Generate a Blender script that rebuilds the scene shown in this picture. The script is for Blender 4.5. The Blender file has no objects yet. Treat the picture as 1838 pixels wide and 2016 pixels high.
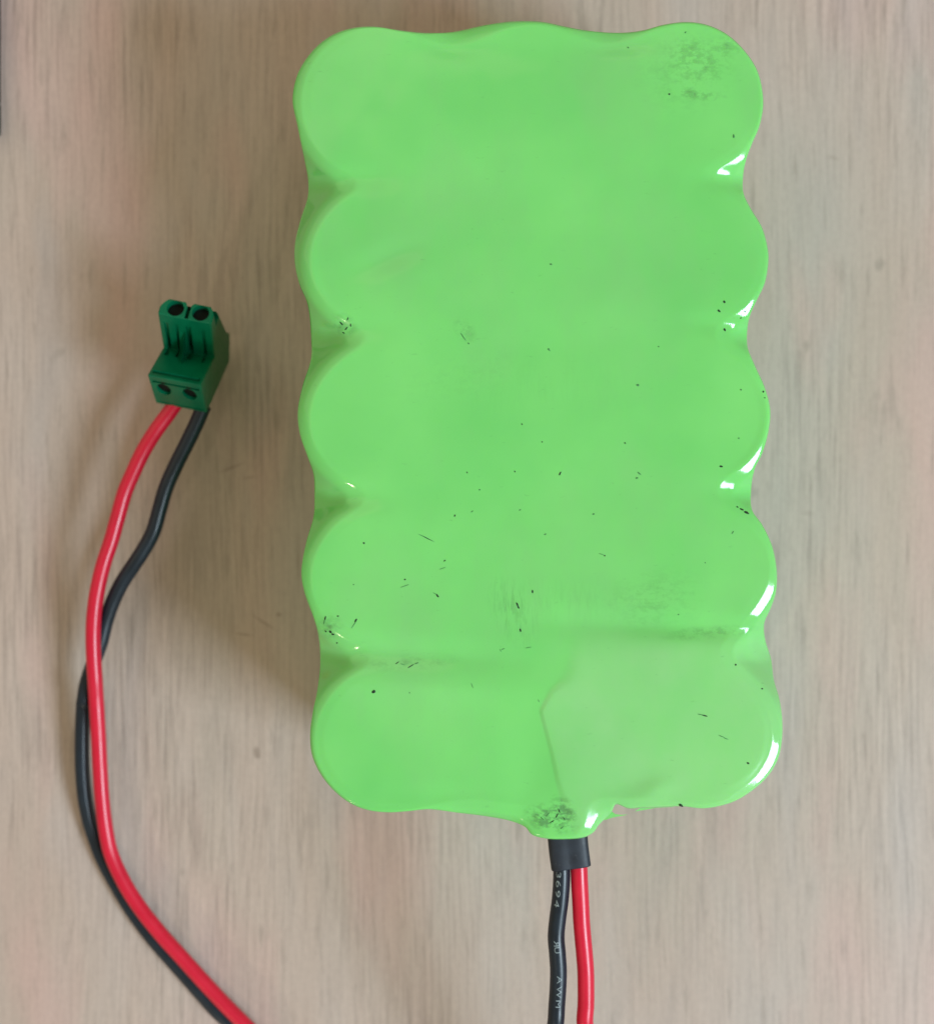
import bpy, bmesh, math, random
import numpy as np
from mathutils import Vector, Matrix
random.seed(4)
rng = np.random.default_rng(7)
MM = 0.001
S = bpy.context.scene
COL = S.collection

# ------------------------------------------------------------------ camera, world, lamps
FPX = 2915.0            # focal length in reference units (picture 1838 units wide)
DTOP = 218.6            # camera to top face of the pack, mm
H = 45.0                # height of the pack, mm
ZC = H + DTOP
cam = bpy.data.cameras.new('camera')
cam.sensor_fit = 'HORIZONTAL'
cam.sensor_width = 36.0
cam.lens = 36.0 * FPX / 1838.0
cam.clip_start = 0.01
cam.clip_end = 20.0
cam.dof.use_dof = True
cam.dof.focus_distance = (DTOP + 0.5) * MM
cam.dof.aperture_fstop = 17.0
co = bpy.data.objects.new('camera', cam)
COL.objects.link(co)
co.location = (0, 0, ZC * MM)
S.camera = co
S.view_settings.view_transform = 'Standard'
S.view_settings.look = 'None'
S.view_settings.exposure = 0.0

w = bpy.data.worlds.new("World")
S.world = w
w.use_nodes = True
bg = w.node_tree.nodes['Background']
bg.inputs[0].default_value = (1.0, 0.85, 0.62, 1)
bg.inputs[1].default_value = 0.42


def area(name, az, el, dist, sx, sy, power, colr):
    """az: degrees, 0 = picture right, positive towards the picture's top"""
    l = bpy.data.lights.new(name, 'AREA')
    l.shape = 'RECTANGLE'
    l.size = sx
    l.size_y = sy
    l.energy = power
    l.color = colr
    o = bpy.data.objects.new(name, l)
    COL.objects.link(o)
    a, e = math.radians(az), math.radians(el)
    d = Vector((math.cos(a) * math.cos(e), math.sin(a) * math.cos(e), math.sin(e)))
    o.location = d * dist + Vector((0.01, 0, 0.02))
    o.rotation_euler = d.to_track_quat('Z', 'Y').to_euler()
    return o


area('window_light', -31, 43, 1.20, 0.40, 0.37, 15.9, (0.71, 0.885, 1.0))
area('ceiling_bounce', 140, 47, 1.25, 1.35, 1.35, 3.6, (1.0, 0.85, 0.60))
area('room_lamp', -118, 30, 1.1, 0.05, 0.05, 1.0, (1.0, 0.88, 0.62))


# ------------------------------------------------------------------ helpers
def W(px, py, z):
    """a spot of the reference grid at height z (mm) -> world metres"""
    k = (ZC - z) / FPX
    return ((px - 919.0) * k * MM, (1008.0 - py) * k * MM, z * MM)


def WV(px, py, z):
    return Vector(W(px, py, z))


def tag(o, label=None, cat=None, kind=None, group=None):
    if label: o['label'] = label
    if cat: o['category'] = cat
    if kind: o['kind'] = kind
    if group: o['group'] = group
    return o


def mesh_obj(name, verts, faces, mat, parent=None, smooth=True):
    me = bpy.data.meshes.new(name)
    me.from_pydata([tuple(v) for v in verts], [], faces)
    me.update()
    if smooth:
        me.polygons.foreach_set('use_smooth', [True] * len(me.polygons))
    if mat: me.materials.append(mat)
    o = bpy.data.objects.new(name, me)
    COL.objects.link(o)
    if parent:
        o.parent = parent
        o.matrix_parent_inverse = parent.matrix_world.inverted()
    return o


def crom(pts, n_per=12, closed=False):
    P = np.array(pts, float)
    out = []
    N = len(P)
    rngs = range(N if closed else N - 1)
    for i in rngs:
        if closed:
            p0, p1, p2, p3 = P[(i - 1) % N], P[i], P[(i + 1) % N], P[(i + 2) % N]
        else:
            p0 = P[max(i - 1, 0)]; p1 = P[i]; p2 = P[i + 1]; p3 = P[min(i + 2, N - 1)]
        t0 = 0.0
        d1 = max(np.linalg.norm(p1 - p0), 1e-6) ** .5
        d2 = max(np.linalg.norm(p2 - p1), 1e-6) ** .5
        d3 = max(np.linalg.norm(p3 - p2), 1e-6) ** .5
        m1 = (p2 - p1) + d2 * ((p1 - p0) / d1 - (p2 - p0) / (d1 + d2)) if d1 > 1e-2 else (p2 - p1)
        m2 = (p2 - p1) + d2 * ((p3 - p2) / d3 - (p3 - p1) / (d2 + d3)) if d3 > 1e-2 else (p2 - p1)
        for j in range(n_per):
            t = j / n_per
            h00 = 2 * t**3 - 3 * t**2 + 1; h10 = t**3 - 2 * t**2 + t
            h01 = -2 * t**3 + 3 * t**2; h11 = t**3 - t**2
            out.append(h00 * p1 + h10 * m1 + h01 * p2 + h11 * m2)
    if not closed: out.append(P[-1])
    return np.array(out)


def resample(P, n, closed=False):
    Q = np.vstack([P, P[:1]]) if closed else P
    d = np.r_[0, np.cumsum(np.linalg.norm(np.diff(Q, axis=0), axis=1))]
    t = np.linspace(0, d[-1], n + 1)[:-1] if closed else np.linspace(0, d[-1], n)
    return np.stack([np.interp(t, d, Q[:, k]) for k in range(Q.shape[1])], 1)


# ------------------------------------------------------------------ materials
class NT:
    def __init__(s, name):
        s.m = bpy.data.materials.new(name)
        s.m.use_nodes = True
        s.t = s.m.node_tree
        s.n = s.t.nodes
        s.b = s.n['Principled BSDF']
        s.tc = s.n.new('ShaderNodeTexCoord')

    def link(s, a, b): s.t.links.new(a, b)

    def mapping(s, scale=(1, 1, 1), loc=(0, 0, 0), rot=(0, 0, 0), src=None):
        m = s.n.new('ShaderNodeMapping')
        m.inputs['Scale'].default_value = scale
        m.inputs['Location'].default_value = loc
        m.inputs['Rotation'].default_value = rot
        s.link(src if src else s.tc.outputs['Object'], m.inputs['Vector'])
        return m.outputs[0]

    def noise(s, vec, scale=1, detail=4, rough=0.5, dist=0.0):
        n = s.n.new('ShaderNodeTexNoise')
        n.inputs['Scale'].default_value = scale
        n.inputs['Detail'].default_value = detail
        n.inputs['Roughness'].default_value = rough
        n.inputs['Distortion'].default_value = dist
        s.link(vec, n.inputs['Vector'])
        return n.outputs['Fac']

    def ramp(s, fac, stops):
        r = s.n.new('ShaderNodeValToRGB')
        e = r.color_ramp.elements
        while len(e) < len(stops): e.new(0.5)
        for k, (p, c) in enumerate(stops):
            e[k].position = p
            e[k].color = (c[0], c[1], c[2], 1) if isinstance(c, (tuple, list)) else (c, c, c, 1)
        s.link(fac, r.inputs[0])
        return r.outputs[0]

    def mix(s, fac, a, b, mode='MIX'):
        m = s.n.new('ShaderNodeMix')
        m.data_type = 'RGBA'
        m.blend_type = mode
        for k, v in ((0, fac), (6, a), (7, b)):
            if isinstance(v, (int, float)): m.inputs[k].default_value = v
            elif isinstance(v, tuple): m.inputs[k].default_value = (v[0], v[1], v[2], 1)
            else: s.link(v, m.inputs[k])
        return m.outputs[2]

    def math(s, op, a, b=0.0, clamp=False):
        m = s.n.new('ShaderNodeMath')
        m.operation = op
        m.use_clamp = clamp
        for k, v in ((0, a), (1, b)):
            if isinstance(v, (int, float)): m.inputs[k].default_value = v
            else: s.link(v, m.inputs[k])
        return m.outputs[0]

    def bump(s, h, strength=0.3, dist=0.0001, normal=None):
        b = s.n.new('ShaderNodeBump')
        b.inputs['Strength'].default_value = strength
        b.inputs['Distance'].default_value = dist
        s.link(h, b.inputs['Height'])
        if normal: s.link(normal, b.inputs['Normal'])
        return b.outputs[0]

    def spot(s, cx, cy, rx, ry, ang=0.0, z0=45.0):
        """soft ellipse mask lying at reference-grid spot (cx,cy) on the top face"""
        x, y, z = W(cx, cy, z0)
        k = (ZC - z0) / FPX * MM
        v = s.n.new('ShaderNodeVectorMath'); v.operation = 'SUBTRACT'
        s.link(s.tc.outputs['Object'], v.inputs[0])
        v.inputs[1].default_value = (x, y, z)
        m = s.mapping(scale=(1 / (rx * k), 1 / (ry * k), 0), rot=(0, 0, 0), src=s.rotz(v.outputs[0], ang))
        g = s.n.new('ShaderNodeTexGradient'); g.gradient_type = 'SPHERICAL'
        s.link(m, g.inputs[0])
        return g.outputs['Fac']

    def rotz(s, vec, ang):
        r = s.n.new('ShaderNodeVectorRotate'); r.rotation_type = 'Z_AXIS'
        r.inputs['Angle'].default_value = math.radians(ang)
        s.link(vec, r.inputs['Vector'])
        return r.outputs[0]


def mat_wood():
    t = NT('pale_wood')
    # slight waviness of the grain
    wob = t.noise(t.mapping((18, 9, 1)), 1, 2)
    sep = t.n.new('ShaderNodeSeparateXYZ'); t.link(t.tc.outputs['Object'], sep.inputs[0])
    xx = t.math('ADD', sep.outputs[0], t.math('MULTIPLY', t.math('SUBTRACT', wob, 0.5), 0.006))
    cmb = t.n.new('ShaderNodeCombineXYZ'); t.link(xx, cmb.inputs[0]); t.link(sep.outputs[1], cmb.inputs[1])
    v = cmb.outputs[0]
    broad = t.noise(t.mapping((42, 9, 1), (3.1, 1.7, 0), src=v), 1, 3, 0.5)
    c = t.ramp(broad, [(0.30, (0.405, 0.338, 0.292)), (0.45, (0.450, 0.355, 0.308)), (0.56, (0.452, 0.372, 0.332)), (0.70, (0.425, 0.370, 0.340))])
    pink = t.noise(t.mapping((60, 17, 1), (9.3, 4.2, 0), src=v), 1, 2, 0.5)
    c = t.mix(t.ramp(pink, [(0.50, 0.0), (0.70, 0.55)]), c, (0.53, 0.345, 0.315))
    lil = t.noise(t.mapping((75, 20, 1), (1.3, 7.7, 0), src=v), 1, 2, 0.5)
    c = t.mix(t.ramp(lil, [(0.58, 0.0), (0.76, 0.3)]), c, (0.39, 0.36, 0.37))
    # streaks of grain
    st = t.noise(t.mapping((1500, 62, 1), src=v), 1, 4, 0.60)
    s1 = t.ramp(st, [(0.30, 0.70), (0.50, 0.98), (0.70, 1.13)])
    amt = t.ramp(t.noise(t.mapping((30, 14, 1), (5, 5, 0)), 1, 2), [(0.35, 0.25), (0.65, 0.95)])
    c = t.mix(amt, c, t.mix(1.0, c, s1, 'MULTIPLY'))
    # dark pore dashes
    po = t.noise(t.mapping((640, 85, 1), (2, 8, 0), src=v), 1, 3, 0.55)
    c = t.mix(t.ramp(po, [(0.58, 0.0), (0.74, 0.45)]), c, (0.25, 0.205, 0.175))
    # few knots and smudges
    sp = t.noise(t.mapping((170, 120, 1), (4, 1, 0)), 1, 1, 0.5)
    c = t.mix(t.ramp(sp, [(0.76, 0.0), (0.84, 0.5)]), c, (0.22, 0.19, 0.16))
    # a few dents and hairline scratches in the boards
    tot = None
    for cx, cy, rx, ry, a, st_ in [(505, 1480, 9, 13, 0, 1.3), (507, 1489, 8, 7, 0, 1.1), (455, 921, 34, 4, -22, .8), (490, 940, 22, 3, -8, .6), (520, 1226, 34, 4, 32, .8), (480, 1249, 26, 4, 8, .7),
                                   (548, 1210, 8, 6, 0, 1.0), (335, 1870, 12, 12, 0, .4), (250, 1000, 30, 5, 30, .3), (1640, 310, 16, 6, 20, .45), (1590, 1010, 18, 7, 0, .35), (1700, 1450, 8, 12, 0, .35)]:
        g = t.math('MULTIPLY', t.spot(cx, cy, rx, ry, a, 0.0), st_)
        tot = g if tot is None else t.math('ADD', tot, g)
    c = t.mix(t.math('MINIMUM', t.math('MULTIPLY', tot, 0.6), 0.5), c, (0.17, 0.125, 0.095))
    # fine fibre mottling
    fn = t.noise(t.mapping((1500, 800, 1)), 1, 2, 0.6)
    c = t.mix(1.0, c, t.ramp(fn, [(0.25, 0.95), (0.75, 1.05)]), 'MULTIPLY')
    t.link(c, t.b.inputs['Base Color'])
    t.b.inputs['Roughness'].default_value = 0.55
    t.b.inputs['Specular IOR Level'].default_value = 0.35
    t.link(t.bump(st, 0.25, 0.00012), t.b.inputs['Normal'])
    return t.m


def mat_film():
    t = NT('green_shrink_film')
    big = t.noise(t.mapping((45, 45, 45)), 1, 3, 0.5)
    c = t.ramp(big, [(0.25, (0.146, 0.575, 0.142)), (0.75, (0.205, 0.665, 0.178))])
    # milky worn bloom, mostly over the lower half
    hz = t.noise(t.mapping((70, 34, 40), (2, 3, 1)), 1, 5, 0.6)
    c = t.mix(t.ramp(hz, [(0.46, 0.0), (0.72, 0.42)]), c, (0.21, 0.50, 0.19))
    at = t.n.new('ShaderNodeAttribute'); at.attribute_name = 'inner_sheet'
    shn = t.ramp(t.noise(t.mapping((120, 90, 90)), 1, 4, 0.6), [(0.3, 0.26), (0.7, 0.56)])
    c = t.mix(t.math('MULTIPLY', at.outputs['Fac'], shn), c, (0.30, 0.60, 0.27))
    # smudges of grime with their own shapes; darker bands along the lower dip
    sc = t.noise(t.mapping((620, 900, 500)), 1, 4, 0.7)
    sc2 = t.noise(t.mapping((1900, 300, 500), rot=(0, 0, 0.6)), 1, 3, 0.7)
    tot = None
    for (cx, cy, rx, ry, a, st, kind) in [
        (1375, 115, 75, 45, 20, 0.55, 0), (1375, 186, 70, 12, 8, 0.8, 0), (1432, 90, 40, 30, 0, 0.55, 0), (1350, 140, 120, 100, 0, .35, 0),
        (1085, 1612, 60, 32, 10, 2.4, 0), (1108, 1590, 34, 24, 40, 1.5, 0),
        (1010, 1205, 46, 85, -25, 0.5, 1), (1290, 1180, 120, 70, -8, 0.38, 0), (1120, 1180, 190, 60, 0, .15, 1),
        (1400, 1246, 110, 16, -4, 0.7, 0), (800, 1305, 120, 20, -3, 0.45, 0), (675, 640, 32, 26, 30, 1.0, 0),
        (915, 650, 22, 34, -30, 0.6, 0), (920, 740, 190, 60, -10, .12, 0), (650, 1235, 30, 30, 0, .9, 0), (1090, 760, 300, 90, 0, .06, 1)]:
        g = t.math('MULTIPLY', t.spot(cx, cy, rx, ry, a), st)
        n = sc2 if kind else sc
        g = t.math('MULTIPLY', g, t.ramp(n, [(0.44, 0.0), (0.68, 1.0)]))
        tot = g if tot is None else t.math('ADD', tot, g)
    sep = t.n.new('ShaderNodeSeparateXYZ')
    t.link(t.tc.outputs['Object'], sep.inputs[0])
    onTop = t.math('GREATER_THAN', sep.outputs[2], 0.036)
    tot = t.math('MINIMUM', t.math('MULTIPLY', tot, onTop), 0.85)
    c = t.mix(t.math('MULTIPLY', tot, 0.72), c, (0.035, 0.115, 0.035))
    # faint random scuffs
    sf = t.noise(t.mapping((420, 1300, 400), rot=(0, 0, 0.35)), 1, 3, 0.75)
    c = t.mix(t.ramp(sf, [(0.66, 0.0), (0.80, 0.35)]), c, (0.07, 0.26, 0.07))
    t.link(c, t.b.inputs['Base Color'])
    rg = t.ramp(t.noise(t.mapping((90, 60, 60)), 1, 4, 0.6), [(0.35, 0.06), (0.7, 0.15)])
    t.link(t.math('ADD', rg, t.math('MULTIPLY', tot, 0.5)), t.b.inputs['Roughness'])
    t.b.inputs['IOR'].default_value = 1.5
    t.b.inputs['Subsurface Weight'].default_value = 0.30
    t.b.inputs['Subsurface Radius'].default_value = (0.9, 1.2, 0.2)
    t.b.inputs['Subsurface Scale'].default_value = 0.0012
    b1 = t.bump(t.noise(t.mapping((300, 240, 300)), 1, 3, 0.5), 0.22, 0.0001)
    b2 = t.bump(t.noise(t.mapping((2600, 2600, 2600)), 1, 2, 0.5), 0.05, 0.00005, b1)
    t.link(b2, t.b.inputs['Normal'])
    return t.m


def mat_plain(name, colr, rough, spec=0.5, var=0.12, sc=300, bump=0.1, dust=None):
    t = NT(name)
    n = t.noise(t.mapping((sc, sc, sc)), 1, 4, 0.6)
    a = tuple(x * (1 - var) for x in colr)
    b = tuple(min(1, x * (1 + var)) for x in colr)
    c = t.ramp(n, [(0.3, a), (0.7, b)])
    if dust:
        d = t.noise(t.mapping((900, 900, 500)), 1, 4, 0.7)
        c = t.mix(t.ramp(d, [(0.60, 0.0), (0.8, 0.5)]), c, dust)
    t.link(c, t.b.inputs['Base Color'])
    t.b.inputs['Specular IOR Level'].default_value = spec
    t.link(t.ramp(n, [(0.3, max(0.02, rough - 0.05)), (0.7, rough + 0.05)]), t.b.inputs['Roughness'])
    t.link(t.bump(t.noise(t.mapping((sc * 5,) * 3), 1, 3, 0.6), bump, 0.0001), t.b.inputs['Normal'])
    return t.m


M_WOOD = mat_wood()
M_FILM = mat_film()
M_RED = mat_plain('red_pvc', (0.60, 0.004, 0.034), 0.33, 0.5, 0.06, 260, 0.05)
M_BLACK = mat_plain('black_pvc', (0.006, 0.015, 0.026), 0.36, 0.42, 0.2, 260, 0.06)
M_SLEEVE = mat_plain('black_heat_shrink', (0.014, 0.020, 0.032), 0.50, 0.4, 0.25, 400, 0.15, (0.09, 0.10, 0.12))
M_PLUG = mat_plain('green_plastic', (0.000, 0.125, 0.056), 0.38, 0.18, 0.12, 400, 0.2)
M_HOLE = mat_plain('hole_shade', (0.002, 0.006, 0.004), 0.6, 0.15, 0.2, 400, 0.2)  # near-black colour paints the shade deep inside the plug's holes
M_PRINT = mat_plain('pale_print', (0.20, 0.25, 0.27), 0.45, 0.4, 0.25, 1200, 0.1)
M_DIRT = mat_plain('dark_grit', (0.008, 0.030, 0.010), 0.6, 0.3, 0.3, 800, 0.2)
M_DIRT2 = mat_plain('faint_grit', (0.055, 0.22, 0.065), 0.6, 0.3, 0.3, 800, 0.2)

# ------------------------------------------------------------------ table top
bm = bmesh.new()
N = 24
g = [[bm.verts.new(((i / N - 0.5) * 0.9, (j / N - 0.5) * 0.9, 0)) for j in range(N + 1)] for i in range(N + 1)]
for i in range(N):
    for j in range(N):
        bm.faces.new((g[i][j], g[i + 1][j], g[i + 1][j + 1], g[i][j + 1]))
me = bpy.data.meshes.new('table_top')
bm.to_mesh(me); bm.free()
me.materials.append(M_WOOD)
tb = bpy.data.objects.new('table_top', me)
COL.objects.link(tb)
tag(tb, 'pale wooden table top with fine vertical grain under the green pack', None, 'structure')

# ------------------------------------------------------------------ the battery pack
CIRC = [  # cells under the film: x, y, r
    (741, 201, 146), (758, 497, 149), (758, 812, 150), (762, 1126, 151), (769, 1444, 151),
    (1046, 196, 146), (1050, 1440, 140),
    (1352, 195, 147), (1362, 496, 148), (1367, 806, 147), (1378, 1121, 147), (1383, 1436, 140)]
RECT = [(716, 92), (1385, 84), (1418, 1572), (752, 1576)]
NECK = ((1100, 1480), (1106, 1612), 44)
OUT = [  # outer silhouette (clockwise from the left of the first cell)
    (576, 200), (580, 164), (593, 130), (623, 91), (656, 67), (695, 54), (739, 51.6), (788, 59), (838, 64), (888, 62.6), (954, 49),
    (1000, 42), (1040, 40.5), (1070, 42.5), (1110, 51), (1159, 60), (1219, 64), (1265, 59), (1305, 48), (1351, 42.5), (1391, 48),
    (1431, 67), (1467, 101), (1490, 137), (1500, 175), (1502, 210), (1494, 250), (1480, 283), (1467, 319), (1462, 352), (1463, 379),
    (1477, 409), (1500, 448), (1512, 495), (1512, 520), (1505, 558), (1490, 590), (1475, 624), (1470, 660), (1472, 686), (1487, 722),
    (1505, 762), (1516, 805), (1514, 841), (1501, 891), (1485, 924), (1478, 967), (1480, 1004), (1500, 1033), (1520, 1076), (1529, 1126),
    (1527, 1166), (1517, 1197), (1504, 1228), (1506, 1260), (1517, 1295), (1523, 1339), (1534, 1377), (1540, 1425), (1538, 1466),
    (1530, 1498), (1511, 1529), (1479, 1558), (1441, 1580), (1387, 1592), (1340, 1588), (1290, 1590), (1262, 1591), (1236, 1592), (1212, 1584),
    (1204, 1598), (1191, 1612), (1178, 1625), (1169, 1638), (1150, 1649), (1107, 1653), (1070, 1651), (1046, 1643), (1034, 1629),
    (1006, 1617), (960, 1608), (905, 1601), (844, 1594), (800, 1598), (765, 1600), (726, 1596), (693, 1584), (658, 1558), (630, 1523), (614, 1487),
    (610, 1446), (615, 1405), (624, 1361), (630, 1310), (628, 1262), (620, 1225), (599, 1166), (593, 1126), (603, 1066), (617, 1017),
    (619, 975), (617, 934), (606, 901), (590, 854), (586, 811), (596, 758), (612, 706), (612, 656), (605, 597), (589, 558), (580, 515), (581, 475),
    (592, 430), (606, 385), (606, 352), (600, 319), (585, 246)]


def base_of(p):
    x, y = p
    if y > 1598 and 1000 < x < 1215:
        y = 1594 - 0.02 * (x - 1000)
        x = 1010 + (x - 1034) / (1188 - 1034) * 190 if 1034 < x < 1188 else x
    return (x, y)


def smin(a, b, k):
    h = np.clip(0.5 + 0.5 * (b - a) / k, 0, 1)
    return b * (1 - h) + a * h - k * h * (1 - h)


def sd_poly(P, V):
    V = np.array(V, float)
    d = np.full(len(P), 1e9)
    s = np.ones(len(P))
    n = len(V)
    j = n - 1
    for i in range(n):
        e = V[j] - V[i]
        wv = P - V[i]
        b = wv - e * np.clip((wv @ e) / (e @ e), 0, 1)[:, None]
        d = np.minimum(d, (b**2).sum(1))
        c1 = P[:, 1] >= V[i, 1]
        c2 = P[:, 1] < V[j, 1]
        c3 = e[0] * wv[:, 1] > e[1] * wv[:, 0]
        flip = (c1 & c2 & c3) | (~c1 & ~c2 & ~c3)
        s = np.where(flip, -s, s)
        j = i
    return s * np.sqrt(d)


def sdf(P):
    d = None
    for (cx, cy, r) in CIRC:
        rr = np.hypot(P[:, 0] - cx, P[:, 1] - cy)
        if cy > 250 and (cx < 800 or cx > 1300):     # film slides softly onto the upper shoulder of every lower cell
            sx = -0.62 if cx < 800 else 0.62
            dt = ((P[:, 0] - cx) * sx - (P[:, 1] - cy) * 0.78) / np.maximum(rr, 1)
            r = r - 17 * np.clip(dt, 0, 1)**3
        if cy > 1100 and cy < 1130 and cx > 1300:
            dt = ((P[:, 0] - cx) * 0.82 + (P[:, 1] - cy) * 0.57) / np.maximum(rr, 1)
            r = r - 16 * np.clip(dt, 0, 1)**6
        q = rr - r
        d = q if d is None else smin(d, q, 34)
    d = smin(d, sd_poly(P, RECT), 42)
    a, b, r = np.array(NECK[0], float), np.array(NECK[1], float), NECK[2]
    e = b - a
    tt = np.clip(((P - a) @ e) / (e @ e), 0, 1)
    q = np.linalg.norm(P - a - tt[:, None] * e, axis=1) - r
    d = smin(d, q, 45)
    return d


LAY = [(1064, 1400), (1085, 1362), (1122, 1330), (1136, 1275), (1300, 1268), (1470, 1262), (1560, 1300), (1560, 1640), (1140, 1640), (1112, 1580), (1098, 1540), (1085, 1480)]


def sstep(x, a, b):
    t = np.clip((x - a) / (b - a), 0, 1)
    return t * t * (3 - 2 * t)


_ph = rng.uniform(0, 6.28, (40, 2))
_fr = rng.normal(0, 1, (40, 2))


def wav(P, scale, k0, n=12):
    o = np.zeros(len(P))
    for k in range(k0, k0 + n):
        o += np.sin(P[:, 0] * _fr[k % 40, 0] / scale + P[:, 1] * _fr[k % 40, 1] / scale + _ph[k % 40, 0])
    return o / n**.5


_x = np.arange(0, 400, 0.5)
_sl = 0.33 * sstep(_x, 0, 5) + 1.30 * sstep(_x, 17, 30)
_sm = 0.50 * sstep(_x, 0, 10) + 0.25 * sstep(_x, 10, 20) + 1.0 * sstep(_x, 20, 34)
_cml = np.r_[0, np.cumsum(_sm * 0.5)][:-1]
def _FL(x): return np.interp(x, _x, _cml)
_cum = np.r_[0, np.cumsum(_sl * 0.5)][:-1]
def _FT(x): return np.interp(x, _x, _cum)


def height(P):
    """height in mm of the film's top over a reference-grid spot"""
    P = np.atleast_2d(np.array(P, float))
    d = sdf(P)
    # rounded rim: gentle shoulder first, then steep
    dd = np.maximum(d + 3, 0)
    wr_ = sstep(P[:, 0] + 0.45 * (P[:, 1] - 1000), 950, 1350)
    f = _FT(dd) * wr_ + _FL(dd) * (1 - wr_)
    z = H - f * 0.075
    # the raised sheet beneath the film, lower right
    sl = sd_poly(P, LAY)
    inner = np.clip(-d / 60.0, 0, 1)
    soft = 5 + 20 * sstep(P[:, 0], 1080, 1200) + 10 * sstep(-P[:, 1], -1400, -1280)
    z += 0.22 * (1 - sstep(sl, -soft, soft))
    # dents and swellings: x, y, rx, ry, angle, mm
    for (x, y, rx, ry, an, am) in [
        (760, 510, 75, 26, -20, -0.26), (1000, 105, 150, 35, 0, -0.12), (790, 1285, 210, 26, 4, -0.62), (840, 1352, 220, 26, 3, 0.20),
        (1390, 1238, 170, 22, 2, -0.60), (1200, 1225, 150, 26, 0, -0.25), (700, 352, 70, 22, 0, -0.30), (1425, 350, 55, 22, 0, -0.40),
        (1420, 640, 70, 20, 5, -0.35), (690, 650, 60, 26, 0, -0.35), (700, 985, 70, 24, 0, -0.35), (1440, 965, 60, 26, 0, -0.35),
        (1045, 1520, 50, 90, 5, -0.25), (960, 380, 260, 60, 10, -0.10), (1100, 680, 220, 50, -5, -0.10), (1080, 980, 200, 50, 4, -0.12),
        (890, 90, 60, 22, 0, -0.30), (1215, 88, 60, 20, 0, -0.30), (1230, 1545, 70, 40, 0, -0.30), (1290, 1555, 40, 22, -20, 0.35), (880, 1570, 90, 22, 4, -0.2), (1478, 1286, 40, 32, 0, 0.55)]:
        c, s_ = math.cos(math.radians(an)), math.sin(math.radians(an))
        u = ((P[:, 0] - x) * c + (P[:, 1] - y) * s_) / rx
        v = (-(P[:, 0] - x) * s_ + (P[:, 1] - y) * c) / ry
        z += am * (1.5 if abs(am) < .3 else 1.15) * np.exp(-(u * u + v * v))
    z += (0.060 * wav(P, 70, 0) + 0.08 * wav(P, 150, 7)) * sstep(inner, 0, .3) + 0.02 * wav(P, 28, 12)
    # puckers where the film is drawn between two cells
    z += 0.10 * wav(P, 11, 24, 10) * sstep(d, 18, 45)
    return z


NU = 1100
out_d = crom(OUT, 10, True)
out_s = resample(out_d, NU, True)
out_b = np.array([base_of(p) for p in out_s])
spA, spB = np.array([1052., 340.]), np.array([1072., 1290.])
e = spB - spA
tt = np.clip(((out_s - spA) @ e) / (e @ e), 0, 1)
core = spA + tt[:, None] * e
tt = np.round(tt * 300) / 300
core = spA + tt[:, None] * e
dist = np.linalg.norm(out_s - core, axis=1)
steps = list(np.arange(0, 96, 3.0)) + list(np.arange(96, 150, 6.0))
ts = [None] * 0
rings = []
for s_ in steps:
    t = np.minimum(s_ / dist, 0.92)
    rings.append(out_s + (core - out_s) * t[:, None])
t0 = np.minimum(steps[-1] / dist, 0.92)
for k in range(1, 46):
    t = t0 + (1 - t0) * k / 45
    rings.append(out_s + (core - out_s) * t[:, None])
verts = []
zs0 = height(rings[0])
zs0 = np.minimum(zs0, H - 0.8)
# wall rings, bottom first
S3 = np.array([W(p[0], p[1], z) for p, z in zip(out_s, zs0)])
B3 = np.array([W(p[0], p[1], H) for p in out_b])
wall_t = [0.0, 0.02, 0.06, 0.12, 0.2, 0.3, 0.42, 0.55, 0.68, 0.8, 0.88, 0.94, 0.975]
for k, t in enumerate(wall_t):
    z = 0.25 + (zs0 - 0.25) * t
    mixt = 1 - sstep(np.array([t]), 0.72, 1.0)[0]
    tuck = 0.0
    if t < 0.12: tuck = (1 - t / 0.12)**2 * 0.0012
    xy = S3[:, :2] * (1 - mixt) + B3[:, :2] * mixt
    c3 = np.array([W(p[0], p[1], H)[:2] for p in core])
    dr = c3 - xy
    dr /= np.linalg.norm(dr, axis=1)[:, None]
    xy = xy + dr * (tuck + 0.00012 * np.sin(t * 3.14)) 
    verts += [(x, y, zz * MM) for (x, y), zz in zip(xy, z)]
nw = len(wall_t)
for k, R in enumerate(rings):
    z = zs0 if k == 0 else height(R)
    if k in (1, 2):
        z = np.minimum(z, H)
    verts += [W(p[0], p[1], zz) for p, zz in zip(R, z)]
nr = nw + len(rings)
faces = []
for r in range(nr - 1):
    for i in range(NU):
        j = (i + 1) % NU
        a, b, c, d_ = r * NU + i, r * NU + j, (r + 1) * NU + j, (r + 1) * NU + i
        faces.append((a, d_, c, b))
faces.append(tuple(range(NU)))
pack = bpy.data.objects.new('battery_pack', None)
COL.objects.link(pack)
pack.location = W(1060, 820, 0)
bpy.context.view_layer.update()
tag(pack, 'bright green shrink wrapped battery pack of fifteen upright cells lying on the wooden table', 'battery pack')
wrap = mesh_obj('shrink_wrap', verts, faces, M_FILM, pack)
bmw = bmesh.new(); bmw.from_mesh(wrap.data); bmesh.ops.remove_doubles(bmw, verts=bmw.verts, dist=1e-6); bmesh.ops.recalc_face_normals(bmw, faces=bmw.faces); bmw.to_mesh(wrap.data); bmw.free()


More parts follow.
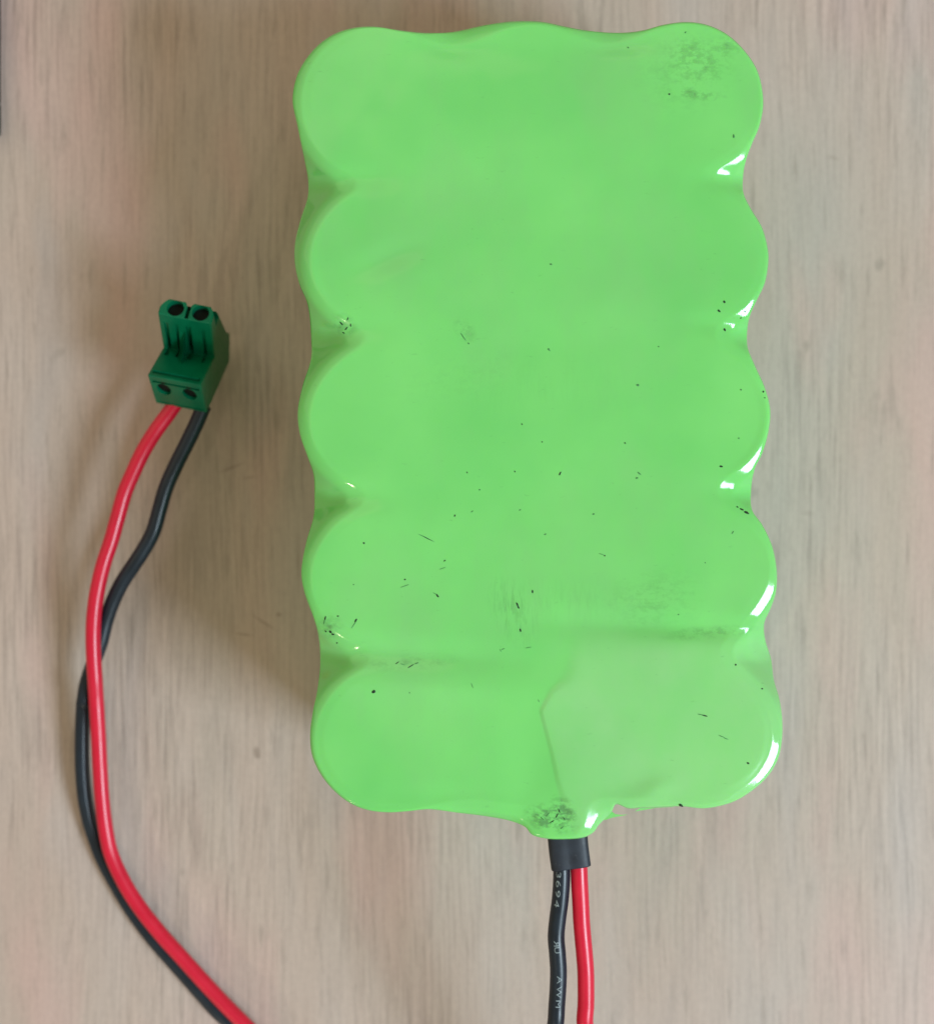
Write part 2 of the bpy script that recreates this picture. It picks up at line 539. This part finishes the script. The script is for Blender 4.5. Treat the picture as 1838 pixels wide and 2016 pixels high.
me = wrap.data
_co = np.zeros(len(me.vertices) * 3)
me.vertices.foreach_get('co', _co)
_co = _co.reshape(-1, 3) / MM
_k = (ZC - _co[:, 2]) / FPX
_P = np.stack([_co[:, 0] / _k + 919, 1008 - _co[:, 1] / _k], 1)
_s = sd_poly(_P, resample(crom(LAY, 8, True), 80, True))
_w = 7 + 40 * sstep(_P[:, 0], 1075, 1180) * (1 - 0.5 * sstep(_P[:, 0], 1180, 1300))
at_ = me.attributes.new('inner_sheet', 'FLOAT', 'POINT')
at_.data.foreach_set('value', ((1 - sstep(_s, -_w, _w)) * (_co[:, 2] > 36)).astype(np.float32))


# material coordinates of the film are read in world metres: keep the mesh origin at the world origin
def solid_strip(name, top, mat, parent, thick=0.12):
    """closed thin film piece from an outline of (x, y, z_mm)"""
    n = len(top)
    v = [W(*p) for p in top] + [W(p[0], p[1], p[2] - thick) for p in top]
    f = [tuple(range(n))[::-1], tuple(range(n, 2 * n))]
    for i in range(n):
        j = (i + 1) % n
        f.append((i, j, n + j, n + i))
    o = mesh_obj(name, v, f, mat, parent, False)
    b = bmesh.new(); b.from_mesh(o.data); bmesh.ops.recalc_face_normals(b, faces=b.faces); b.to_mesh(o.data); b.free()
    return o


# torn film tips beside the neck
tear = solid_strip('torn_film_tip', [(1186, 1606, 42.0), (1204, 1598, 42.2), (1211, 1603, 42.2), (1222, 1604.5, 42.1), (1236, 1604, 42.0), (1222, 1607, 41.9), (1206, 1610, 41.6), (1190, 1615, 41.2)], M_FILM, pack)
tear2 = solid_strip('torn_film_tip', [(1249, 1598, 42.2), (1262, 1590, 42.7), (1285, 1583, 43.2), (1330, 1582, 43.0), (1325, 1589, 42.0), (1290, 1591, 42.0), (1268, 1595, 42.1)], M_FILM, pack)

# grit and scratches on the film
GR = [  # x, y, length, width, angle(deg, 0=right, + = down), dark
    (1317, 185, 5, 4, 0, 1), (1236, 93, 4, 3, 30, 0), (1349, 63, 5, 3, -40, 0), (1425, 594, 7, 5, 50, 1), (1415, 612, 7, 5, 40, 1), (1426, 649, 7, 5, 50, 1),
    (1466, 613, 4, 3, 0, 1), (1458, 626, 4, 3, -40, 1), (1444, 268, 4, 10, 0, 0), (1255, 758, 7, 5, 0, 0), (1458, 767, 4, 4, 0, 0), (1502, 771, 4, 5, 0, 1),
    (1505, 783, 3, 3, 0, 1), (1067, 870, 3, 3, 0, 1), (1230, 872, 4, 3, 0, 1), (1454, 863, 4, 4, 0, 0), (1419, 918, 8, 5, 20, 1), (1102, 932, 10, 4, -60, 1),
    (1027, 835, 4, 3, 60, 1), (1013, 928, 4, 3, 60, 1), (919, 930, 4, 3, 60, 1), (944, 964, 4, 3, 0, 0), (895, 1015, 5, 3, -70, 1), (929, 1007, 6, 2.5, -40, 0),
    (1023, 1004, 5, 2.5, -30, 0), (1168, 1012, 5, 4, 0, 0), (1460, 1003, 9, 4, 28, 1), (1469, 1009, 12, 5, 22, 1), (1451, 998, 5, 3, 20, 1), (1442, 1048, 8, 2.5, -50, 0),
    (1190, 1094, 4, 3, 0, 1), (1183, 1091, 12, 1.6, 15, 0), (1073, 1052, 5, 3, -20, 0), (841, 1060, 30, 1.8, 27, 1), (833, 1056, 26, 1.5, 25, 0), (716, 1069, 5, 4, 30, 1),
    (875, 1104, 5, 3, -30, 1), (871, 1119, 16, 1.5, -18, 0), (797, 1141, 5, 3, -20, 1), (796, 1154, 20, 1.6, -20, 0), (861, 1173, 9, 4, 50, 1), (858, 1170, 14, 1.6, 30, 0),
    (696, 1151, 3, 2.5, 0, 0), (1048, 1165, 8, 4, 85, 1), (1018, 1190, 10, 4, 70, 1), (1020, 1196, 6, 4, 60, 1), (1024, 1241, 7, 4, 80, 1), (640, 1217, 9, 4, -75, 1),
    (638, 1225, 14, 2, -75, 0), (665, 1213, 5, 3, 0, 1), (700, 1222, 9, 4, -50, 1), (697, 1229, 20, 2.2, -55, 0), (650, 1244, 7, 5, 40, 1), (655, 1249, 6, 4, 20, 1),
    (641, 1243, 5, 3, 50, 1), (663, 1266, 4, 3, 0, 1), (735, 1362, 8, 7.5, 0, 1), (808, 1312, 16, 2, -32, 1), (820, 1306, 8, 2, -20, 0), (782, 1305, 10, 2, -35, 1), (792, 1308, 10, 1.6, 15, 0),
    (806, 1364, 4, 2, 80, 0), (990, 1278, 9, 1.8, -20, 0), (985, 1281, 6, 1.6, 60, 0), (929, 1350, 12, 1.6, 70, 0), (684, 628, 8, 3, -70, 1), (672, 637, 10, 3, 45, 1),
    (681, 647, 10, 3, -50, 1), (676, 655, 6, 3, 30, 1), (690, 640, 7, 3, 80, 1), (911, 662, 22, 2.2, 55, 0), (922, 676, 5, 3, 45, 0), (1080, 688, 8, 4, 50, 0),
    (1040, 1275, 14, 1.3, -10, 0), (1084, 520, 6, 4, 0, 0), (1448, 1309, 4, 4, 0, 1), (1386, 1409, 13, 3, 15, 1), (1378, 1407, 14, 1.8, 10, 0), (1428, 1454, 12, 2.2, 22, 0),
    (1420, 1450, 14, 1.5, 20, 0), (1472, 1503, 6, 4.5, 30, 1), (1500, 1356, 4, 3, 0, 1), (1340, 1586, 9, 6, 30, 1), (1258, 932, 9, 3, 40, 0), (1253, 941, 6, 4, 0, 0),
    (1060, 1380, 6, 2, 70, 0), (1096, 1606, 12, 2.5, -60, 1), (1100, 1596, 9, 2.5, 70, 1), (1086, 1618, 10, 2.5, -30, 1), (1078, 1604, 12, 2.5, -50, 0), (1110, 1612, 7, 2, 60, 1),
    (1067, 1612, 9, 2.2, 40, 0), (1106, 1630, 8, 1.8, -40, 0), (1015, 1645, 1, 1, 0, 0), (1335, 1210, 4, 3, 0, 0), (1388, 1108, 3, 3, 0, 0), (1296, 682, 4, 3, 0, 0)]


def grit(dark, mat):
    V, F = [], []
    for (x, y, L, w_, a, dk) in GR:
        if dk != dark or L < 2: continue
        a = math.radians(a)
        n = 9
        ring = []
        for k in range(n):
            th = 2 * math.pi * k / n
            rr = 1 + random.uniform(-.22, .22)
            u, v = math.cos(th) * L / 2 * rr, math.sin(th) * w_ / 2 * rr * .9
            ring.append((x + u * math.cos(a) - v * math.sin(a), y + u * math.sin(a) + v * math.cos(a)))
        zz = height(ring + [(x, y)])
        base = len(V)
        for (p, z) in zip(ring, zz[:-1]): V.append(W(p[0], p[1], z - 0.03))
        for (p, z) in zip(ring, zz[:-1]): V.append(W(x + (p[0] - x) * .85, y + (p[1] - y) * .85, z + 0.035))
        V.append(W(x, y, zz[-1] + 0.05 + 0.004 * w_))
        for k in range(n):
            j = (k + 1) % n
            F.append((base + k, base + n + k, base + n + j, base + j))
            F.append((base + n + k, base + 2 * n, base + n + j))
    o = mesh_obj('grit_speck', V, F, mat, pack)
    o['kind'] = 'stuff'
    b = bmesh.new(); b.from_mesh(o.data); bmesh.ops.recalc_face_normals(b, faces=b.faces); b.to_mesh(o.data); b.free()
    return o


grit(1, M_DIRT)['label'] = 'dark specks of grit stuck on the film'
grit(0, M_DIRT2)['label'] = 'faint specks and short scratches on the film'

# ------------------------------------------------------------------ sleeve at the neck


def frame_path(P):
    """tangent and side vectors along a 3D path (world)"""
    T = np.gradient(P, axis=0)
    T /= np.linalg.norm(T, axis=1)[:, None]
    Z = np.array([0, 0, 1.0])
    Sd = np.cross(T, Z)
    Sd /= np.maximum(np.linalg.norm(Sd, axis=1)[:, None], 1e-9)
    U = np.cross(Sd, T)
    return T, Sd, U


def tube(name, P, r, mat, parent, nseg=24, prof=None, cap=True):
    P = np.array(P)
    T, Sd, U = frame_path(P)
    V, F = [], []
    n = len(P)
    for i in range(n):
        for k in range(nseg):
            a = 2 * math.pi * k / nseg
            cx, cy = (prof(a, i / (n - 1)) if prof else (math.cos(a) * r, math.sin(a) * r))
            V.append(P[i] + Sd[i] * cx + U[i] * cy)
    for i in range(n - 1):
        for k in range(nseg):
            j = (k + 1) % nseg
            F.append((i * nseg + k, i * nseg + j, (i + 1) * nseg + j, (i + 1) * nseg + k))
    if cap:
        F.append(tuple(range(nseg))[::-1])
        F.append(tuple((n - 1) * nseg + k for k in range(nseg)))
    o = mesh_obj(name, V, F, mat, parent)
    b = bmesh.new(); b.from_mesh(o.data); bmesh.ops.recalc_face_normals(b, faces=b.faces); b.to_mesh(o.data); b.free()
    return o


ZW = 40.6
sl_path = crom([tuple(v * 1000 for v in W(1114, 1600, ZW + .2)), tuple(v * 1000 for v in W(1117, 1650, ZW)), tuple(v * 1000 for v in W(1120, 1680, ZW - .1)), tuple(v * 1000 for v in W(1123.5, 1706, ZW - .2))], 10) * MM


def sl_prof(rx, ry):
    def f(a, t):
        c, s = math.cos(a), math.sin(a)
        n_ = 4.2
        k = (abs(c)**n_ + abs(s)**n_) ** (-1 / n_)
        dip = 1 - 0.06 * math.exp(-((c * k) / 0.28)**2) * (0.35 + t)
        return (rx * c * k, ry * s * k * dip)
    return f


sleeve = tube('heat_shrink_sleeve', sl_path, 0, M_SLEEVE, pack, 64, sl_prof(0.00300, 0.00172), cap=False)
so = sleeve.modifiers.new('wall', 'SOLIDIFY'); so.thickness = 0.0003; so.offset = -1

# ------------------------------------------------------------------ wires
RW = 1.30


def path3(pts, n):
    Q = np.array([W(*p) for p in pts])
    return resample(crom(Q * 1000, 14) * MM, n)


def z8(x, y): return ((1850 + x / 2.36) / 1.887, (2950 + y / 2.36) / 1.887)
def zB(x, y): return (x / 1.5317 / 1.887, (1500 + y / 1.5317) / 1.887)
def zC(x, y): return ((100 + x / 1.671) / 1.887, (2600 + y / 1.671) / 1.887)


blk = [(1103, 1600, ZW), (1103, 1655, ZW)] + [z8(x, y) + (ZW - .2 - 0.0022 * (y - 500),) for x, y in
       [(550, 560), (556, 680), (553, 800), (541, 950), (521, 1100), (508, 1250), (519, 1400), (528, 1550), (524, 1700), (514, 1850), (503, 2016)]]
blk += [(1080, 2080, 34), (1080, 2200, 28), (1060, 2380, 14), (980, 2560, 4), (840, 2640, 1.35), (680, 2560, 1.35), (560, 2380, 1.35), (500, 2180, 1.35)]
red = [(1136, 1600, ZW), (1137, 1655, ZW)] + [z8(x, y) + (ZW - .2 - 0.0022 * (y - 500),) for x, y in
       [(704, 560), (709, 680), (714, 800), (722, 950), (729, 1100), (741, 1250), (755, 1400), (766, 1550), (769, 1700), (768, 1850), (760, 2016)]]
red += [(1168, 2080, 34), (1172, 2220, 28), (1150, 2440, 14), (1040, 2620, 5), (860, 2710, 2.4), (670, 2620, 2.2), (570, 2400, 2.2), (530, 2180, 2.2)]
redL = [(zC(x, y) + (z,)) for x, y, z in [(1470, 2150, 3.4), (1345, 2012, 3.5), (1220, 1885, 3.5), (1090, 1745, 3.5), (960, 1600, 3.5), (830, 1455, 3.6), (700, 1290, 3.7), (600, 1130, 3.9), (520, 950, 4.2),
        (485, 780, 4.8), (465, 600, 5.6), (452, 400, 6.4), (442, 200, 7.2), (430, 0, 8.0)]]
redL += [(zB(x, y) + (z,)) for x, y, z in [(540, 1560, 9.0), (532, 1430, 9.6), (530, 1290, 10.2), (540, 1150, 10.6), (562, 1020, 10.9), (592, 900, 11.1), (632, 780, 11.3), (671, 640, 11.6),
        (711, 500, 12.0), (762, 380, 12.5), (820, 260, 13.0), (885, 155, 13.5), (958, 55, 13.8), (1010, -20, 14.2)]]
blkL = [(zC(x, y) + (z,)) for x, y, z in [(1302, 2062, 1.35), (1176, 1930, 1.35), (1050, 1788, 1.35), (922, 1642, 1.35), (790, 1492, 1.35), (660, 1318, 1.35), (560, 1154, 1.35), (470, 985, 1.35), (425, 870, 1.5),
        (386, 745, 2.0), (358, 600, 2.8), (345, 450, 3.6), (342, 300, 4.3), (345, 150, 4.9), (352, 10, 5.4)]]
blkL += [(zB(x, y) + (z,)) for x, y, z in [(475, 1710, 5.9), (492, 1600, 6.4), (530, 1480, 7.0), (572, 1360, 7.6), (602, 1240, 8.2), (640, 1130, 8.8), (690, 1025, 9.4), (755, 925, 10), (820, 825, 10.4),
        (872, 725, 10.8), (908, 600, 11.2), (945, 475, 11.7), (1000, 350, 12.2), (1063, 225, 12.8), (1118, 110, 13.4), (1160, 10, 14)]]
PB = path3(blk + blkL, 900)
PR = path3(red + redL, 900)
wb = tube('black_wire', PB, RW * MM, M_BLACK, None, 28)
tag(wb, 'black insulated wire with pale printed letters, leaving the black sleeve beside the red wire', 'wire')
wr = tube('red_wire', PR, RW * 1.0 * MM, M_RED, None, 28)
tag(wr, 'plain glossy red insulated wire running from the black sleeve to the green plug', 'wire')


# lettering wrapped round the black wire (reads downwards)
def wire_print(txt, y0, size_mm, gap_mm, ang0, tall):
    """txt glyph by glyph; y0: reference row where it starts; ang0: turn round the wire, degrees from the top"""
    T, Sd, U = frame_path(PB)
    s = np.r_[0, np.cumsum(np.linalg.norm(np.diff(PB, axis=0), axis=1))]
    k = (ZC * MM - PB[:, 2]) / FPX
    rows = 1008 - PB[:, 1] / k
    vis = np.argmax(rows > y0)
    s0 = s[vis]
    V, F = [], []
    adv = 0.0
    for ch in txt:
        flip = False
        if ch == 'Я': ch, flip = 'R', True
        cu = bpy.data.curves.new('glyph', 'FONT')
        cu.body = ch
        cu.size = 1.0
        cu.extrude = 0.0
        cu.resolution_u = 4
        ob = bpy.data.objects.new('glyph', cu)
        COL.objects.link(ob)
        bpy.context.view_layer.update()
        dg = bpy.context.evaluated_depsgraph_get()
        me = bpy.data.meshes.new_from_object(ob.evaluated_get(dg))
        b = bmesh.new(); b.from_mesh(me)
        bmesh.ops.triangulate(b, faces=b.faces)
        for _ in range(2):
            long_ = [e for e in b.edges if e.calc_length() > 0.12]
            if long_: bmesh.ops.subdivide_edges(b, edges=long_, cuts=1)
            bmesh.ops.triangulate(b, faces=b.faces)
        xs = [v.co.x for v in b.verts]
        x0, x1 = min(xs), max(xs)
        base = len(V)
        b.verts.index_update()
        for v in b.verts:
            gx = (x1 - v.co.x) if flip else (v.co.x - x0)
            gy = v.co.y - 0.36
            along = s0 + (adv + gx * size_mm) * MM
            th = math.radians(ang0) + gy * tall / RW
            p = np.array([np.interp(along, s, PB[:, q]) for q in range(3)])
            sd = np.array([np.interp(along, s, Sd[:, q]) for q in range(3)])
            up = np.array([np.interp(along, s, U[:, q]) for q in range(3)])
            # picture right is -side here when the path runs down the picture
            rgt = -sd if sd[0] < 0 else sd
            r_ = (RW + 0.02) * MM
            V.append(p + rgt * math.sin(th) * r_ + up * math.cos(th) * r_)
        for f in b.faces: F.append(tuple(base + v.index for v in f.verts))
        adv += (x1 - x0) * size_mm + gap_mm
        b.free()
        bpy.data.objects.remove(ob)
        bpy.data.curves.remove(cu)
        bpy.data.meshes.remove(me)
    o = mesh_obj('print', V, F, M_PRINT, wb)
    return o


wire_print('3694', 1708, 2.5, 0.48, -24, 1.1)
wire_print('ЯU', 1844, 1.65, 0.12, -1, 1.15)
wire_print('AWM', 1911, 1.85, 0.36, 5, 1.1)

# ------------------------------------------------------------------ the green plug


def z7(x, y): return ((450 + x / 2.88) / 1.887, (1000 + y / 2.88) / 1.887)


L = [z7(470, 305) + (25.0,), z7(388, 470) + (26.0,), z7(452, 835) + (17.5,), z7(280, 1130) + (25.0,), z7(338, 1425) + (15.0,)]
LW = [WV(*p) for p in L]
WD = (WV(*z7(850, 1240), 25.0) - WV(*z7(280, 1130), 25.0))
wid = WD.length
X = WD.normalized()
# keep the side outline in one plane square to the width
cen = sum(LW, Vector()) / len(LW)
LW = [p - X * ((p - cen).dot(X)) for p in LW]
back_low = LW[4] + (WV(*z7(1140, 1040), 3.0) - WV(*z7(870, 1590), 15.0))
back_low -= X * ((back_low - cen).dot(X))
back_mid = LW[0] + (WV(*z7(1105, 720), 8.0) - WV(*z7(1015, 460), 25.0))
back_mid -= X * ((back_mid - cen).dot(X))
back_mid2 = LW[0] + (WV(*z7(1055, 705), 11.0) - WV(*z7(1015, 460), 25.0))
back_mid2 -= X * ((back_mid2 - cen).dot(X))
prof = LW + [back_low, back_mid, back_mid2]
plug = bpy.data.objects.new('terminal_plug', None)
COL.objects.link(plug)
pc = sum(prof, Vector()) / len(prof) + X * wid / 2
plug.location = (pc.x, pc.y, 0)
bpy.context.view_layer.update()
tag(plug, 'small dark green two pole terminal plug at the ends of the red and black wires', 'connector')


def prism(name, P, a, b, mat, parent=None, bevel=0.0):
    n = len(P)
    V = [p + X * a for p in P] + [p + X * b for p in P]
    F = [tuple(range(n)), tuple(range(n, 2 * n))[::-1]]
    for i in range(n):
        j = (i + 1) % n
        F.append((i, n + i, n + j, j))
    o = mesh_obj(name, V, F, mat, parent, False)
    bb = bmesh.new(); bb.from_mesh(o.data)
    bmesh.ops.recalc_face_normals(bb, faces=bb.faces)
    if bevel: bmesh.ops.bevel(bb, geom=list(bb.edges), offset=bevel, segments=2, affect='EDGES', profile=0.5)
    bb.to_mesh(o.data); bb.free()
    return o


def cyl(name, c, axis, r, depth, n=28, ell=None, mat=None, parent=None):
    """solid cylinder centred on c along axis; ell=(vector, factor) stretches it"""
    axis = axis.normalized()
    A = axis.orthogonal().normalized() if ell is None else ell[0].normalized()
    A = (A - axis * A.dot(axis)).normalized()
    B = axis.cross(A)
    fa = 1.0 if ell is None else ell[1]
    V, F = [], []
    for s_ in (-.5, .5):
        for k in range(n):
            t = 2 * math.pi * k / n
            V.append(c + axis * depth * s_ + A * math.cos(t) * r * fa + B * math.sin(t) * r)
    F = [tuple(range(n))[::-1], tuple(range(n, 2 * n))]
    for k in range(n):
        j = (k + 1) % n
        F.append((k, j, n + j, n + k))
    o = mesh_obj(name, V, F, mat, parent, False)
    bb = bmesh.new(); bb.from_mesh(o.data); bmesh.ops.recalc_face_normals(bb, faces=bb.faces); bb.to_mesh(o.data); bb.free()
    return o


housing = prism('housing', prof, 0, wid, M_PLUG, plug, 0.00022)
cut = []


def face_pt(A, B, u, v): return A + (B - A) * v + X * wid * u


def outn(A, B):
    n = X.cross(B - A).normalized()
    m = (A + B) / 2
    return n if n.dot(m - (sum(prof, Vector()) / len(prof))) > 0 else -n


P0, P1, P2, P3, P4 = LW
nt, nf, ns, nb = outn(P0, P1), outn(P1, P2), outn(P2, P3), outn(P3, P4)
for u in (0.29, 0.76):                       # round sockets on the top end
    cut.append(cyl('c', face_pt(P0, P1, u, 0.5), nt, 0.00138, 0.0044))
cut.append(prism('c', [P0.lerp(P1, .10) + nt * .002, P0.lerp(P1, .98) + nt * .002, P0.lerp(P1, .98) - nt * .0016, P0.lerp(P1, .10) - nt * .0016], wid * .49, wid * .565, None))
def cut_corner(uv, depth):
    ring = [P0 + (P1 - P0) * v + X * wid * u for u, v in uv]
    n = len(ring)
    V = [p + nt * .002 for p in ring] + [p - nt * depth for p in ring]
    F = [tuple(range(n)), tuple(range(n, 2 * n))[::-1]] + [(i, n + i, n + (i + 1) % n, (i + 1) % n) for i in range(n)]
    o = mesh_obj('c', V, F, None, None, False)
    b_ = bmesh.new(); b_.from_mesh(o.data); bmesh.ops.recalc_face_normals(b_, faces=b_.faces); b_.to_mesh(o.data); b_.free()
    cut.append(o)


cut_corner([(-.06, -.15), (.21, -.15), (.12, .06), (.055, .28), (-.001, .60), (-.06, .60)], .0052)
cut_corner([(1.06, -.15), (.86, -.15), (.92, .04), (.965, .22), (1.001, .45), (1.06, .45)], .0042)
cut_corner([(.40, -.15), (.64, -.15), (.585, .10), (.525, .36), (.465, .10)], .0070)
for u0, u1, dp in ((0.09, 0.17, .0011), (0.30, 0.36, .0008), (0.50, 0.60, .0016), (0.80, 0.86, .0007)):   # flutes down the front
    cut.append(prism('c', [P1.lerp(P2, .22) + nf * .002, P1.lerp(P2, 1.02) + nf * .002, P1.lerp(P2, 1.02) - nf * dp, P1.lerp(P2, .22) - nf * .0001], wid * u0, wid * u1, None))
cut.append(prism('c', [P2.lerp(P3, .80) + ns * .002, P2.lerp(P3, .90) + ns * .002, P2.lerp(P3, .90) - ns * .0007, P2.lerp(P3, .80) - ns * .0007], wid * .06, wid * .95, None))
for u in (0.25, 0.74):                       # screw openings in the low front face
    cut.append(cyl('c', face_pt(P3, P4, u, 0.42), nb, 0.00118, 0.0050, ell=(P4 - P3, 1.75)))
cut.append(prism('c', [P3.lerp(P4, .90) + nb * .002, P3.lerp(P4, .95) + nb * .002, P3.lerp(P4, .95) - nb * .0004, P3.lerp(P4, .90) - nb * .0004], wid * .08, wid * .92, None))
for c in cut:
    m = housing.modifiers.new('b', 'BOOLEAN')
    m.operation = 'DIFFERENCE'
    m.solver = 'EXACT'
    m.object = c
bpy.context.view_layer.update()
dg = bpy.context.evaluated_depsgraph_get()
nm = bpy.data.meshes.new_from_object(housing.evaluated_get(dg))
housing.modifiers.clear()
housing.data = nm
if not nm.materials: nm.materials.append(M_PLUG)
for c in cut: bpy.data.objects.remove(c)
for u in (0.29, 0.76):  # discs just inside the sockets, coloured as the shade of their depth
    cyl('socket_shade_disc', face_pt(P0, P1, u, 0.5) - nt * 0.0015, nt, 0.00136, 0.0005, mat=M_HOLE, parent=plug)
for u in (0.25, 0.74):  # dark discs stand in for the shade inside the screw openings
    cyl('screw_shade_disc', face_pt(P3, P4, u, 0.42) - nb * 0.0008, nb, 0.00116, 0.0005, mat=M_HOLE, parent=plug, ell=(P4 - P3, 1.72))
# raised rib down the front between the two poles, and the glossy tooth left of it
rib = prism('rib', [P1.lerp(P2, .30) - nf * .0002, P1.lerp(P2, .98) + nf * .0010, P2 + (P3 - P2) * .30 + ns * .0003, P2 - nf * .0004], wid * .36, wid * .47, M_PLUG, plug, 0.00008)
print('plug z', min(p.z for p in prof), max(p.z for p in prof), 'wid', wid)

# ------------------------------------------------------------------ dark thing of unknown kind that just enters at the left edge
slab = bpy.data.objects.new('dark_object', None)
COL.objects.link(slab)
slab.location = W(-60, 60, 0)
bpy.context.view_layer.update()
tag(slab, 'very dark thing showing only as a sliver at the left edge, above the green plug', 'unidentified object')
M_SLAB = mat_plain('dark_plum_plastic', (0.028, 0.014, 0.018), 0.5, 0.3, 0.2, 300, 0.1)
M_SLAB2 = mat_plain('black_plastic', (0.004, 0.007, 0.006), 0.5, 0.3, 0.2, 300, 0.1)


def slab_part(name, y0, y1, mat):
    b_ = bmesh.new()
    bmesh.ops.create_cube(b_, size=1.0)
    a = WV(2.6, y0, 0.0); c_ = WV(-150, y1, 0.0)
    for v in b_.verts:
        v.co = Vector(((a.x + c_.x) / 2 + v.co.x * abs(a.x - c_.x), (a.y + c_.y) / 2 + v.co.y * abs(a.y - c_.y), 0.00202 + v.co.z * 0.004))
    bmesh.ops.bevel(b_, geom=list(b_.edges), offset=0.0003, segments=3, affect='EDGES', profile=0.5)
    m_ = bpy.data.meshes.new(name); b_.to_mesh(m_); b_.free(); m_.materials.append(mat)
    o = bpy.data.objects.new(name, m_); COL.objects.link(o); o.parent = slab; o.matrix_parent_inverse = slab.matrix_world.inverted()


slab_part('plum_part', -140, 205, M_SLAB)
slab_part('black_part', 206, 268, M_SLAB2)
